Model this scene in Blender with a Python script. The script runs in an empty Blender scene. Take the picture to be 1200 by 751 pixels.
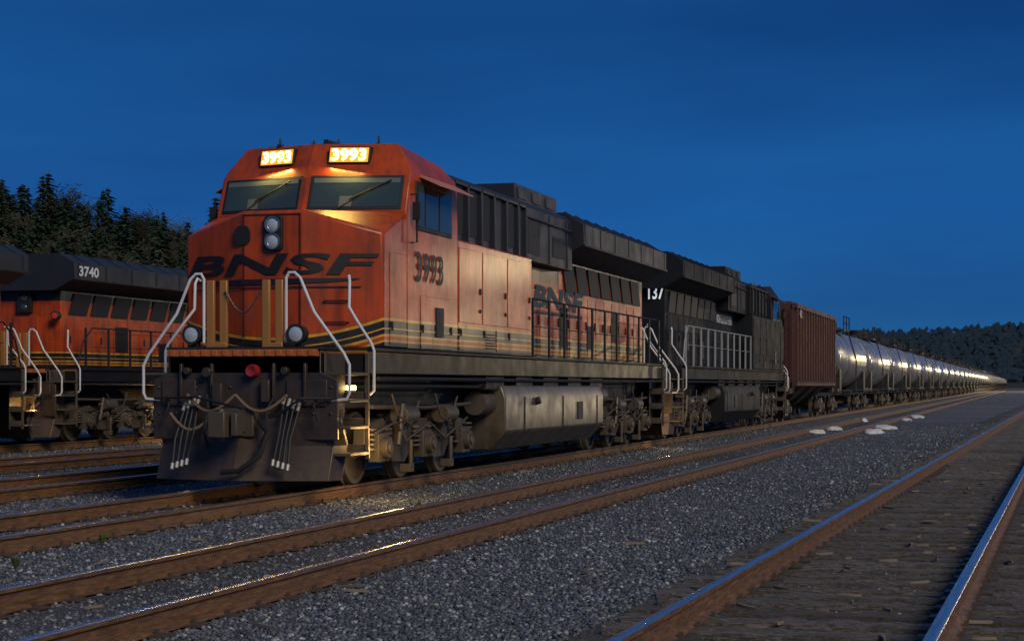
import bpy, bmesh, math, random
import numpy as np
from mathutils import Vector, Matrix
from mathutils import noise as MN
random.seed(7); np.random.seed(7)
scene=bpy.context.scene
COL=scene.collection
RT=0.19   # rail top height

# ---------------------------------------------------------------- materials
class NT:
    def __init__(s,name):
        s.m=bpy.data.materials.new(name); s.m.use_nodes=True
        s.t=s.m.node_tree; s.t.nodes.clear()
        s.out=s.n('ShaderNodeOutputMaterial'); s.b=s.n('ShaderNodeBsdfPrincipled')
        s.l(s.b.outputs[0],s.out.inputs[0])
        s.tc=s.n('ShaderNodeTexCoord')
    def n(s,k,**kw):
        x=s.t.nodes.new(k)
        for a,b in kw.items(): setattr(x,a,b)
        return x
    def l(s,a,b): s.t.links.new(a,b)
    def val(s,sock,v):
        if hasattr(v,'is_linked'): s.l(v,sock)
        else: sock.default_value=v
    def math(s,op,a,b=0.0,clamp=False):
        x=s.n('ShaderNodeMath',operation=op); x.use_clamp=clamp
        s.val(x.inputs[0],a); s.val(x.inputs[1],b); return x.outputs[0]
    def noise(s,scale,detail=4,vec=None,rough=.55,stretch=None):
        x=s.n('ShaderNodeTexNoise'); x.inputs['Scale'].default_value=scale
        x.inputs['Detail'].default_value=detail; x.inputs['Roughness'].default_value=rough
        v=vec or s.tc.outputs['Object']
        if stretch:
            mp=s.n('ShaderNodeMapping'); mp.inputs['Scale'].default_value=stretch
            s.l(v,mp.inputs[0]); v=mp.outputs[0]
        s.l(v,x.inputs['Vector']); return x.outputs['Fac']
    def ramp(s,fac,stops,interp='LINEAR'):
        x=s.n('ShaderNodeValToRGB'); x.color_ramp.interpolation=interp
        e=x.color_ramp.elements
        while len(e)<len(stops): e.new(.5)
        for i,(p,c) in enumerate(stops):
            e[i].position=p; e[i].color=(c if len(c)==4 else (*c,1)) if hasattr(c,'__len__') else (c,c,c,1)
        s.l(fac,x.inputs[0]); return x.outputs[0]
    def mix(s,f,a,b,mode='MIX'):
        x=s.n('ShaderNodeMix',data_type='RGBA',blend_type=mode)
        s.val(x.inputs[0],f)
        for k,v in ((6,a),(7,b)):
            if hasattr(v,'is_linked'): s.l(v,x.inputs[k])
            else: x.inputs[k].default_value=(*v,1) if len(v)==3 else v
        return x.outputs[2]
    def bump(s,h,st=.2,d=.02):
        x=s.n('ShaderNodeBump'); x.inputs['Strength'].default_value=st; x.inputs['Distance'].default_value=d
        s.l(h,x.inputs['Height']); s.l(x.outputs[0],s.b.inputs['Normal'])
    def base(s,c): s.val(s.b.inputs['Base Color'],c if hasattr(c,'is_linked') else (*c,1))
    def rough(s,r): s.val(s.b.inputs['Roughness'],r)
    def metal(s,r): s.val(s.b.inputs['Metallic'],r)

def dirty(t,c,amt=.35,dc=(.03,.024,.018),rough=.45):
    n1=t.noise(2.2,8,rough=.65); n2=t.noise(3.,5,stretch=(3.5,3.5,.35)); n3=t.noise(14,6,rough=.7)
    a=t.ramp(n1,[(.42,0),(.72,1)]); b=t.ramp(n2,[(.42,0),(.72,1)]); c3=t.ramp(n3,[(.55,0),(.75,1)])
    f=t.math('MULTIPLY',t.math('ADD',t.math('ADD',a,b),t.math('MULTIPLY',c3,.5)),amt*.55,True)
    sx=t.n('ShaderNodeSeparateXYZ'); t.l(t.tc.outputs['Object'],sx.inputs[0])
    low=t.math('MULTIPLY',t.math('SUBTRACT',2.5,sx.outputs[2]),.2*min(amt,.5)/.35,True)
    low=t.math('MULTIPLY',low,t.math('ADD',n1,.4),True)
    f=t.math('ADD',f,low,True)
    t.base(t.mix(f,c,dc))
    t.rough(t.math('ADD',t.math('MULTIPLY',n1,.4),rough-.15,True))
    t.bump(t.noise(1.6,3),.12,.03)

def paint(name,c,rough=.45,metal=0,amt=.35,dc=(.03,.024,.018),spec=.5):
    t=NT(name); 
    dirty(t,t.mix(0.0,c,c),amt,dc,rough); t.metal(metal); t.b.inputs['Specular IOR Level'].default_value=spec; return t.m

def simple(name,c,rough=.5,metal=0,emit=None,es=0):
    t=NT(name); n=t.noise(9,4)
    t.base(t.mix(t.math('MULTIPLY',n,.35),c,tuple(x*.55 for x in c))); t.rough(rough); t.metal(metal)
    if emit: 
        t.b.inputs['Emission Color'].default_value=(*emit,1); t.b.inputs['Emission Strength'].default_value=es
    return t.m

ORANGE=(.58,.072,.005); BLACKP=(.012,.013,.016); YEL=(.75,.38,.03)
def livery(name,main,black,top_z=None,bands=(),nose=False,amt=.35,coat=.1):
    t=NT(name)
    sx=t.n('ShaderNodeSeparateXYZ'); t.l(t.tc.outputs['Object'],sx.inputs[0])
    z=sx.outputs[2]
    c=t.mix(t.ramp(t.noise(.8,4),[(.35,0),(.7,.75)]),main,tuple(x*.5 for x in main))
    zz=z
    if nose:
        ax=t.math('ABSOLUTE',sx.outputs[0])
        q=t.math('MULTIPLY',ax,1/1.5); q=t.math('POWER',q,2.0)
        zz=t.math('SUBTRACT',z,t.math('MULTIPLY',t.math('SUBTRACT',q,1.0),.28))
    for a,b,cc in bands:
        m=t.math('MULTIPLY',t.math('GREATER_THAN',zz,a),t.math('LESS_THAN',zz,b))
        c=t.mix(m,c,cc)
    if top_z is not None:
        c=t.mix(t.math('GREATER_THAN',z,top_z),c,black)
    dirty(t,c,amt,rough=.36)
    t.b.inputs['Coat Weight'].default_value=coat; t.b.inputs['Coat Roughness'].default_value=.16
    t.b.inputs['Specular IOR Level'].default_value=.34 if coat else .15
    return t.m

BANDS=((1.9,2.03,BLACKP),(2.03,2.06,YEL),(2.11,2.145,YEL),(2.145,2.33,BLACKP),(2.21,2.23,YEL),(2.33,2.37,YEL))
M_cab=livery('orange_cab_paint',ORANGE,BLACKP,None,BANDS,True,amt=.72,coat=.2)
M_hood=livery('orange_hood_paint',ORANGE,BLACKP,3.7,BANDS,False,amt=.8)
M_sill=livery('sill_paint',(.014,.014,.016),BLACKP,None,((1.86,1.9,(.3,.13,.02)),),False,amt=.25,coat=0)
M_deck=paint('deck_edge_paint',(.45,.12,.025),.45,0,.2)
M_cabB=paint('black_cab_paint',(.012,.015,.019),.6,0,.12,(.022,.023,.026),spec=.16)
M_black=paint('black_paint',(.018,.019,.022),.5,0,.25,(.04,.034,.028),spec=.3)
M_blackd=paint('black_paint_dull',(.012,.014,.018),.58,0,.15,(.024,.024,.026),spec=.2)
M_roof=paint('roof_black',(.018,.022,.03),.45,0,.3,(.042,.038,.034),spec=.4)
M_grime=paint('grimy_steel',(.07,.064,.056),.5,.2,.8,(.11,.08,.055))
M_pilot=paint('pilot_steel',(.032,.031,.034),.36,.3,.7,(.09,.06,.042))
M_truck=paint('truck_steel',(.085,.08,.075),.48,.3,.8,(.1,.075,.05))
M_fuel=paint('fuel_tank_paint',(.2,.17,.125),.34,.35,.6,(.07,.055,.038))
M_white=paint('white_rail_paint',(.72,.74,.78),.4,0,.3,(.25,.2,.15))
M_post=paint('brown_post_paint',(.42,.2,.055),.35,.2,.15)
M_awn=paint('sunshade_paint',(.5,.2,.14),.5,0,.2)
M_glass=simple('dark_window_glass',(.035,.06,.07),.05)
M_rubber=simple('rubber',(.012,.012,.013),.6)
M_lens=simple('lamp_lens',(.6,.66,.72),.08,.3)
M_red=simple('red_paint',(.3,.02,.02),.4)
M_text=simple('dark_lettering',(.012,.01,.01),.5)
M_textn=simple('cab_number_lettering',(.03,.014,.007),.5)
M_textw=simple('white_lettering',(.75,.77,.8),.5)
M_textg=simple('grey_lettering',(.3,.32,.35),.5)
M_texty=simple('yellow_lettering',YEL,.45)
M_textb=simple('teal_lettering',(.01,.055,.075),.6)
M_steel=simple('bright_steel',(.45,.44,.42),.3,.9)
M_brass=simple('hose_fitting',(.6,.55,.47),.4,.6)
M_hose=simple('brown_hose',(.2,.13,.08),.6)
M_board=simple('number_board_glow',(.5,.2,.02),.5,0,(1,.36,.02),1.1)
M_digit=simple('number_board_digit',(1,.9,.6),.5,0,(1,.7,.16),40)
M_lamp=simple('lit_lamp',(1,.9,.6),.5,0,(1,.72,.25),20)
M_textglow=simple('white_number_added_glow',(.8,.8,.8),.5,0,(.8,.9,1),.6)  # white painted number, no lamp; glow added so it shows in shadow
M_redl=simple('red_marker_lens',(.35,.03,.02),.3,0,(1,.08,.03),.12)
M_hop=paint('rusty_brown_paint',(.085,.026,.02),.6,0,.5,(.03,.02,.018))
M_seat=simple('cab_interior_grey',(.1,.13,.13),.8)

def tankmat():
    t=NT('tank_paint'); n=t.noise(.9,6); n2=t.noise(2.5,6,stretch=(1,3,.6),rough=.65)
    c=t.mix(t.ramp(n2,[(.4,0),(.75,1)]),(.62,.6,.56),(.26,.21,.17))
    t.base(c); t.metal(.8); t.rough(t.math('ADD',t.math('MULTIPLY',n,.3),.15)); t.bump(t.noise(1.5,3),.08,.03)
    return t.m
M_tank=tankmat()

def railmat():
    t=NT('rusty_rail'); g=t.n('ShaderNodeNewGeometry'); sx=t.n('ShaderNodeSeparateXYZ'); t.l(g.outputs['True Normal'],sx.inputs[0])
    s2=t.n('ShaderNodeSeparateXYZ'); t.l(t.tc.outputs['Object'],s2.inputs[0])
    n=t.noise(5,8,stretch=(4,1,8),rough=.7)
    side=t.ramp(n,[(.3,(.055,.026,.013)),(.55,(.16,.078,.034)),(.75,(.28,.16,.075))])
    top=t.ramp(t.noise(3,5,stretch=(20,.6,1)),[(.3,(.45,.42,.4)),(.6,(.8,.78,.75)),(.8,(.5,.4,.3))])
    m=t.math('MULTIPLY',t.math('GREATER_THAN',sx.outputs[2],.4),t.math('GREATER_THAN',s2.outputs[2],.13))
    t.base(t.mix(m,side,top)); t.metal(t.math('MULTIPLY',m,.95)); t.rough(t.math('SUBTRACT',.62,t.math('MULTIPLY',m,.36)))
    t.bump(t.noise(40,5),.15,.01); return t.m
M_rail=railmat()
def woodmat():
    t=NT('weathered_sleeper_wood'); n=t.noise(6,8,stretch=(1.2,14,14),rough=.7); oi=t.n('ShaderNodeObjectInfo')
    c=t.ramp(n,[(.3,(.04,.034,.03)),(.48,(.17,.15,.13)),(.7,(.46,.42,.38))])
    c=t.mix(t.ramp(t.noise(1.6,4),[(.45,0),(.65,.5)]),c,(.06,.05,.042))
    c=t.mix(t.ramp(t.noise(22,6,rough=.8),[(.52,0),(.64,.7)]),c,(.04,.034,.03))
    c=t.mix(t.math('MULTIPLY',oi.outputs['Random'],.55),c,(.07,.055,.045))
    t.base(c); t.rough(.8); t.bump(t.math('ADD',n,t.noise(25,6,rough=.8)),1.0,.04); return t.m
M_wood=woodmat()

def gravelmat(name,tintA,tintB,brown=.3):
    t=NT(name); v=t.n('ShaderNodeTexVoronoi'); v.inputs['Scale'].default_value=30; t.l(t.tc.outputs['Object'],v.inputs['Vector'])
    w=t.n('ShaderNodeTexVoronoi'); w.inputs['Scale'].default_value=62; t.l(t.tc.outputs['Object'],w.inputs['Vector'])
    r=t.n('ShaderNodeSeparateColor'); t.l(v.outputs['Color'],r.inputs[0])
    c=t.ramp(r.outputs[0],[(0,tintA),(.6,tuple((a+b)/2 for a,b in zip(tintA,tintB))),(1,tintB)])
    edge=t.ramp(v.outputs['Distance'],[(.25,1),(.75,.25)])
    c=t.mix(1.0,c,edge,'MULTIPLY')
    e2=t.ramp(w.outputs['Distance'],[(.3,1),(.8,.45)]); c=t.mix(.8,c,e2,'MULTIPLY')
    big=t.noise(.35,5); c=t.mix(t.math('MULTIPLY',t.ramp(big,[(.4,0),(.7,1)]),brown),c,(.05,.04,.03))
    bg=t.noise(.11,4); c=t.mix(t.ramp(bg,[(.4,0),(.65,.35)]),c,(.18,.185,.2))
    t.base(c); t.rough(.8)
    h=t.math('ADD',t.math('MULTIPLY',v.outputs['Distance'],-1.0),t.math('MULTIPLY',w.outputs['Distance'],-.4))
    t.bump(h,.8,.03); return t.m
M_grav=gravelmat('gravel_ground',(.068,.077,.092),(.28,.305,.35))
M_dirt=gravelmat('track_bed_dirt',(.05,.046,.045),(.17,.155,.145),.65)
def stonemat():
    t=NT('ballast_stone'); g=t.n('ShaderNodeNewGeometry')
    c=t.ramp(g.outputs['Random Per Island'],[(0,(.022,.026,.034)),(.45,(.075,.085,.105)),(.85,(.155,.168,.198)),(.96,(.3,.31,.335)),(1,(.52,.51,.49))])
    bg=t.noise(.25,5); c=t.mix(t.ramp(bg,[(.4,0),(.7,.4)]),c,(.058,.055,.054))
    t.base(c); t.rough(.6); t.bump(t.noise(60,3),.4,.01); return t.m
M_stone=stonemat()
def leafmat(name,a,b,rnd=.5,other=(.05,.05,.025)):
    t=NT(name); g=t.n('ShaderNodeNewGeometry')
    c=t.ramp(g.outputs['Random Per Island'],[(0,a),(1,b)]); oi=t.n('ShaderNodeObjectInfo')
    c=t.mix(t.math('MULTIPLY',oi.outputs['Random'],rnd),c,other)
    t.base(c); t.rough(.8); t.b.inputs['Specular IOR Level'].default_value=.15; return t.m
M_leaf=leafmat('conifer_foliage',(.013,.036,.024),(.055,.105,.055))
M_leafd=leafmat('bare_twig_foliage',(.04,.042,.03),(.09,.085,.055))
M_far=leafmat('hazed_distant_foliage',(.022,.045,.072),(.03,.058,.09),0)  # blue haze of distance put into the leaf colour
M_bark=simple('bark',(.06,.045,.035),.9)
M_hill=paint('hill_soil',(.014,.027,.02),.9,0,.5)
M_plastic=paint('white_plastic_sheet',(.75,.78,.82),.5,0,.3,(.3,.28,.25))

# ---------------------------------------------------------------- mesh builder
class MB:
    def __init__(s): s.v=[]; s.f=[]; s.m=[]
    def add(s,vs,fs,m=0):
        o=len(s.v); s.v+= [tuple(p) for p in vs]
        for f in fs: s.f.append(tuple(i+o for i in f)); s.m.append(m)
        return s
    def box(s,x0,x1,y0,y1,z0,z1,m=0):
        return s.add([(x0,y0,z0),(x1,y0,z0),(x1,y1,z0),(x0,y1,z0),(x0,y0,z1),(x1,y0,z1),(x1,y1,z1),(x0,y1,z1)],
          [(0,3,2,1),(4,5,6,7),(0,1,5,4),(1,2,6,5),(2,3,7,6),(3,0,4,7)],m)
    def prism(s,poly,ax,a,b,m=0):
        n=len(poly)
        def P(p,t):
            return {'x':(t,p[0],p[1]),'y':(p[0],t,p[1]),'z':(p[0],p[1],t)}[ax]
        vs=[P(p,a) for p in poly]+[P(p,b) for p in poly]
        fs=[tuple(range(n)),tuple(range(2*n-1,n-1,-1))]+[(i,(i+1)%n,(i+1)%n+n,i+n) for i in range(n)]
        return s.add(vs,fs,m)
    def tube(s,pts,r,n=8,m=0,cap=True,radii=None):
        pts=[Vector(p) for p in pts]; rings=[]; up=None
        for i,p in enumerate(pts):
            d=(pts[min(i+1,len(pts)-1)]-pts[max(i-1,0)]).normalized()
            if up is None:
                up=Vector((0,0,1)) if abs(d.z)<.9 else Vector((0,1,0))
            a=d.cross(up)
            if a.length<1e-4: a=d.cross(Vector((1,0,.1)))
            a.normalize(); b=a.cross(d).normalized(); up=b
            rr=radii[i] if radii else r
            rings.append([p+(a*math.cos(2*math.pi*k/n)+b*math.sin(2*math.pi*k/n))*rr for k in range(n)])
        vs=[q for R in rings for q in R]; fs=[]
        for i in range(len(pts)-1):
            for k in range(n):
                fs.append((i*n+k,i*n+(k+1)%n,(i+1)*n+(k+1)%n,(i+1)*n+k))
        if cap: fs+= [tuple(range(n-1,-1,-1)),tuple(range((len(pts)-1)*n,len(pts)*n))]
        return s.add(vs,fs,m)
    def cyl(s,p,q,r,n=16,m=0,r2=None):
        return s.tube([p,q],r,n,m,True,[r,r if r2 is None else r2])
    def panel(s,Q,u0,u1,v0,v1,h,m=0,slant=0.0,base=-.01):
        Q=[Vector(q) for q in Q]; nrm=(Q[1]-Q[0]).cross(Q[3]-Q[0]).normalized()
        def P(u,v): return Q[0]*(1-u)*(1-v)+Q[1]*u*(1-v)+Q[2]*u*v+Q[3]*(1-u)*v
        c=[P(u0,v0),P(u1,v0),P(u1+slant,v1),P(u0+slant,v1)]
        vs=[p+nrm*base for p in c]+[p+nrm*h for p in c]
        return s.add(vs,[(3,2,1,0),(4,5,6,7),(0,1,5,4),(1,2,6,5),(2,3,7,6),(3,0,4,7)],m)
    def revolve(s,prof,c,ax='x',n=24,m=0):
        vs=[];fs=[]
        for a,r in prof:
            for k in range(n):
                t=2*math.pi*k/n; u,w=r*math.cos(t),r*math.sin(t)
                vs.append({'x':(c[0]+a,c[1]+u,c[2]+w),'y':(c[0]+u,c[1]+a,c[2]+w),'z':(c[0]+u,c[1]+w,c[2]+a)}[ax])
        for i in range(len(prof)-1):
            for k in range(n): fs.append((i*n+k,i*n+(k+1)%n,(i+1)*n+(k+1)%n,(i+1)*n+k))
        fs.append(tuple(range(n))); fs.append(tuple(range(len(prof)*n-1,(len(prof)-1)*n-1,-1)))
        return s.add(vs,fs,m)
    def mesh(s,name,mats,angle=35,fix=True):
        me=bpy.data.meshes.new(name); me.from_pydata(s.v,[],s.f)
        for mt in (mats if isinstance(mats,(list,tuple)) else [mats]): me.materials.append(mt)
        me.polygons.foreach_set('material_index',s.m)
        if fix:
            bm=bmesh.new(); bm.from_mesh(me); bmesh.ops.recalc_face_normals(bm,faces=bm.faces); bm.to_mesh(me); bm.free()
        me.polygons.foreach_set('use_smooth',[True]*len(me.polygons))
        me.set_sharp_from_angle(angle=math.radians(angle))
        return me
    def islands(s):
        par=list(range(len(s.v)))
        def fd(a):
            while par[a]!=a: par[a]=par[par[a]]; a=par[a]
            return a
        for f in s.f:
            r=fd(f[0])
            for i in f[1:]:
                q=fd(i)
                if q!=r: par[q]=r
        g={}
        for f,m in zip(s.f,s.m): g.setdefault(fd(f[0]),[]).append((f,m))
        out=[]
        for fl in g.values():
            ids=sorted({i for f,_ in fl for i in f}); mp={a:b for b,a in enumerate(ids)}
            b=MB(); b.v=[s.v[i] for i in ids]; b.f=[tuple(mp[i] for i in f) for f,_ in fl]; b.m=[m for _,m in fl]; out.append(b)
        return out

def link(o): COL.objects.link(o); return o
def part(parent,name,mb,mats,bevel=0,angle=35,split=False):
    if split:
        r=[part(parent,name,b,mats,bevel,angle) for b in mb.islands()]; return r[0]
    me=mb.mesh(name,mats,angle) if isinstance(mb,MB) else mb
    o=link(bpy.data.objects.new(name,me)); 
    if parent: o.parent=parent
    if bevel:
        b=o.modifiers.new('bevel','BEVEL'); b.width=bevel; b.segments=2; b.limit_method='ANGLE'; b.angle_limit=math.radians(30)
    return o
def thing(name,label,cat,loc=(0,0,0),rz=0,group=None):
    o=link(bpy.data.objects.new(name,None)); o.empty_display_size=.3
    o.location=loc; o.rotation_euler=(0,0,rz); o['label']=label; o['category']=cat
    if group: o['group']=group
    return o
def tag(o,label,cat,group=None):
    o['label']=label; o['category']=cat
    if group: o['group']=group
    return o

def text_geo(body,height,width=None,shear=0,bold=0.02,cuts=()):
    cu=bpy.data.curves.new('t','FONT'); cu.body=body; cu.size=1; cu.shear=0; cu.offset=bold; cu.resolution_u=3
    o=bpy.data.objects.new('t',cu); COL.objects.link(o)
    dg=bpy.context.evaluated_depsgraph_get(); me=bpy.data.meshes.new_from_object(o.evaluated_get(dg))
    bm=bmesh.new(); bm.from_mesh(me)
    xs=[v.co.x for v in bm.verts]; ys=[v.co.y for v in bm.verts]
    x0,x1,y0,y1=min(xs),max(xs),min(ys),max(ys)
    sy=height/(y1-y0); W=width if width else (x1-x0)*sy
    for v in bm.verts:
        u=(v.co.x-x0)/(x1-x0)*W-W/2; w=(v.co.y-y0)*sy
        v.co=(u+shear*(w-height/2),w,0)
    for c in cuts:
        bmesh.ops.bisect_plane(bm,geom=bm.verts[:]+bm.edges[:]+bm.faces[:],plane_co=(c,0,0),plane_no=(1,0,0))
    vs=[v.co.copy() for v in bm.verts]; bm.verts.index_update(); fs=[[v.index for v in f.verts] for f in bm.faces]
    bm.free(); bpy.data.objects.remove(o); bpy.data.curves.remove(cu)
    return vs,fs
def lettering(parent,name,body,height,fn,mat,**k):
    vs,fs=text_geo(body,height,**k)
    mb=MB(); mb.add([fn(v.x,v.y) for v in vs],fs)
    return part(parent,name,mb.mesh(name,mat,fix=False),mat)

# ---------------------------------------------------------------- wheels, trucks
def wheel_mesh(r=.53):
    mb=MB()
    for s in (1,-1):
        mb.revolve([(s*.66,.0001),(s*.66,r+.03),(s*.69,r+.03),(s*.705,r),(s*.80,r-.01),(s*.80,r-.07),(s*.76,r-.1),(s*.75,.2),(s*.82,.15),(s*.82,.0001)],(0,0,0),'x',28)
    mb.cyl((-.8,0,0),(.8,0,0),.09,12)
    return mb.mesh('wheelset',M_truck)
WH=wheel_mesh(.53); WHS=wheel_mesh(.46)
def loco_truck(parent,axles,flip=False):
    c=axles[1]; a,b=axles[0],axles[2]; mb=MB()
    for s in (1,-1):
        x0,x1=s*.93,s*1.1
        poly=[(a-.45,.52),(a-.42,.85),(a+.35,.95),(a+.6,.78),(c-.6,.72),(c-.35,.92),(c+.35,.92),(c+.6,.72),(b-.6,.78),(b-.35,.95),(b+.42,.85),(b+.45,.52),(b+.2,.44),(b-.55,.48),(b-.75,.3),(c+.7,.28),(c+.4,.46),(c-.4,.46),(c-.7,.28),(a+.75,.3),(a+.55,.48),(a-.2,.44)]
        mb.prism(poly,'x',min(x0,x1),max(x0,x1))
        for y in axles:
            mb.box(min(s*1.08,s*1.24),max(s*1.08,s*1.24),y-.22,y+.22,.33,.74)
            mb.cyl((s*1.2,y,.53),(s*1.33,y,.53),.15,14); mb.cyl((s*1.32,y,.53),(s*1.36,y,.53),.08,10)
            for k in range(6):
                t=k*math.pi/3; mb.cyl((s*1.33,y+.115*math.cos(t),.53+.115*math.sin(t)),(s*1.345,y+.115*math.cos(t),.53+.115*math.sin(t)),.015,6)
            for d in (-.33,.33):
                for k in range(5): mb.cyl((s*1.14,y+d,.5+.07*k),(s*1.14,y+d,.535+.07*k),.1,12)
        for y in (a+1.0,c+.95):
            mb.cyl((s*1.22,y-.3,.98),(s*1.22,y+.25,.98),.15,14); mb.cyl((s*1.22,y+.25,.98),(s*1.22,y+.42,.98),.05,8)
            mb.box(min(s*1.05,s*1.2),max(s*1.05,s*1.2),y-.12,y+.12,.62,1.0)
            mb.cyl((s*1.3,y,.62),(s*1.3,y,.2),.035,8); mb.box(min(s*1.15,s*1.32),max(s*1.15,s*1.32),y-.08,y+.1,.14,.26)
        mb.cyl((s*1.26,a+.55,.55),(s*1.26,a+.75,1.15),.045,8); mb.cyl((s*1.26,b-.55,.55),(s*1.26,b-.75,1.15),.045,8)
        mb.tube([(s*1.18,a-.4,1.12),(s*1.18,c,1.08),(s*1.18,b+.4,1.12)],.035,6)
        mb.tube([(s*1.25,a-.4,.75),(s*1.28,a+.4,.9),(s*1.28,a+.8,.6),(s*1.26,c,.86),(s*1.28,c+.7,.6),(s*1.26,b,.9)],.02,6)
        mb.tube([(s*1.32,a+.1,1.3),(s*1.34,a+.3,1.0),(s*1.33,a+.9,.85),(s*1.33,a+1.3,1.2)],.018,6)
        mb.tube([(s*1.32,c+.1,1.3),(s*1.34,c+.3,.95),(s*1.33,c+.8,.85),(s*1.33,c+1.2,1.25)],.018,6)
    mb.box(-.9,.9,a+.6,c-.6,.4,.9); mb.box(-.9,.9,c+.6,b-.6,.4,.9); mb.box(-.5,.5,c-.5,c+.5,.8,1.2)
    t=part(parent,'truck',mb,M_truck,.012)
    for y in axles:
        w=link(bpy.data.objects.new('wheelset',WH)); w.parent=t; w.location=(0,y,.53)
    return t

# ---------------------------------------------------------------- locomotive (front at -y)
NC=-.42
def nosef(x):
    ax=abs(x)
    return NC if ax<.45 else NC*(1-(ax-.45)/1.05)
VF=.34
def locomotive(label,loc,rz=0,dark=False,detail=True,side=1,group=None):
    L=thing('locomotive',label,'locomotive',loc,rz,group)
    cabm=M_cabB if dark else M_cab; hoodm=M_cabB if dark else M_hood; blk=M_blackd if dark else M_black
    mb=MB(); mb.prism([(-1.1,-1.35),(1.1,-1.35),(1.1,-.55),(1.45,-.55),(1.45,20.4),(1.1,20.4),(1.1,21.2),(-1.1,21.2),(-1.1,20.4),(-1.45,20.4),(-1.45,-.55),(-1.1,-.55)],'z',1.58,1.9)
    mb.box(-.9,.9,0,20,1.1,1.585)
    part(L,'frame',mb,blk if dark else M_sill,.015)
    mb=MB(); mb.prism([(-1.12,-1.4),(1.12,-1.4),(1.12,-.53),(1.52,-.53),(1.52,20.38),(1.12,20.38),(1.12,21.25),(-1.12,21.25),(-1.12,20.38),(-1.52,20.38),(-1.52,-.53),(-1.12,-.53)],'z',1.9,1.94)
    for s in (1,-1):
        for k in range(5):
            y=5.4+k*1.9; mb.box(min(s*1.0,s*1.38),max(s*1.0,s*1.38),y,y+1.1,1.36,1.57)
        mb.tube([(s*1.42,0,1.52),(s*1.42,10,1.51),(s*1.42,20.5,1.52)],.03,6)
        mb.tube([(s*1.36,0,1.42),(s*1.36,5,1.4),(s*1.36,5.3,1.46)],.025,6)
    part(L,'walkway',mb,blk)
    # nose
    mb=MB()
    fb=[(-1.5,0,1.94),(-.45,NC,1.94),(.45,NC,1.94),(1.5,0,1.94)]
    ft=[(-1.5,0,3.56),(-.45,NC,3.86),(.45,NC,3.86),(1.5,0,3.56)]
    b2=1.02-VF*.7
    kt=[(-1.5,1.02,3.93),(-.45,b2,3.95),(.45,b2,3.95),(1.5,1.02,3.93)]
    kb=[(-1.5,1.02,1.94),(-.45,b2,1.94),(.45,b2,1.94),(1.5,1.02,1.94)]
    vs=fb+ft+kt+kb; fs=[(0,1,5,4),(1,2,6,5),(2,3,7,6),(4,5,9,8),(5,6,10,9),(6,7,11,10),(3,15,11,7),(0,4,8,12),(12,13,9,8),(13,14,10,9),(14,15,11,10),(0,12,13,1),(1,13,14,2),(2,14,15,3)]
    mb.add(vs,fs)
    part(L,'nose',mb,cabm,.04,20)
    def rr(cx,cz,w,h,r,n=5):
        o=[]
        for (sx,sz,a0) in ((1,1,0),(-1,1,90),(-1,-1,180),(1,-1,270)):
            for k in range(n+1):
                a=math.radians(90*k/n if sx*sz>0 else 90-90*k/n); o.append((cx+sx*(w/2-r)+r*math.cos(a)*sx,cz+sz*(h/2-r)+r*math.sin(a)*sz))
        return o
    if detail:
        mb=MB()
        for x0,x1,z0 in ((-.43,-.415,2.1),(.415,.43,2.1)):
            mb.box(x0,x1,NC-.012,NC+.05,z0,3.8)
        mb.box(-.43,.43,NC-.012,NC+.05,3.795,3.81)
        part(L,'nose_seam',mb,M_rubber)
        mb=MB()
        for z in (2.3,2.6):
            x=.75; y=nosef(x)-.05
            mb.tube([(x,y+.06,z),(x,y,z),(x+.3,nosef(x+.3)-.05,z),(x+.3,nosef(x+.3)+.02,z)],.013,6)
        part(L,'grab_iron',mb,M_black,split=True)
        mb2=MB(); mb2.prism(rr(-.44,3.52,.24,.28,.1),'y',NC-.02,NC+.15); part(L,'nose_window',mb2,M_rubber,.006)
        hy=NC-.06
        mb=MB(); mb.prism(rr(0.04,3.54,.27,.48,.05),'y',hy,NC+.1)
        hl=part(L,'headlight',mb,M_black,.008)
        mb=MB()
        for z in (3.655,3.425):
            mb.revolve([(-.0,.115),(-.03,.115),(-.03,.1),(0,.095)],(.04,hy,z),'y',20)
        part(hl,'bezel',mb,M_steel,split=True)
        mb=MB()
        for z in (3.655,3.425): mb.revolve([(-.0,.095),(-.015,.08),(-.025,.04),(-.028,.001)],(.04,hy,z),'y',20)
        part(hl,'lens',mb,M_lens,split=True)
    # cab
    mb=MB()
    RX=1.2
    R=[(1.94,1.0,1.5,VF),(3.94,1.0,1.5,VF),(4.5,1.22,1.49,VF),(4.62,1.28,1.45,VF),(4.99,1.46,RX,VF*.8)]
    vs=[]
    for z,y,x,v in R: vs+=[(-x,y,z),(0,y-v,z),(x,y,z),(x,3.45,min(z,4.88)),(-x,3.45,min(z,4.88))]
    n=5; fs=[(0,4,3,2,1),tuple(range(20,25))]
    for i in range(4):
        for k in range(5): fs.append((5*i+k,5*i+(k+1)%5,5*i+5+(k+1)%5,5*i+5+k))
    mb.add(vs,fs); mb.box(-1.5,1.5,3.45,7.9,1.94,3.72)
    part(L,'cab',mb,cabm,.025,20)
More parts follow.
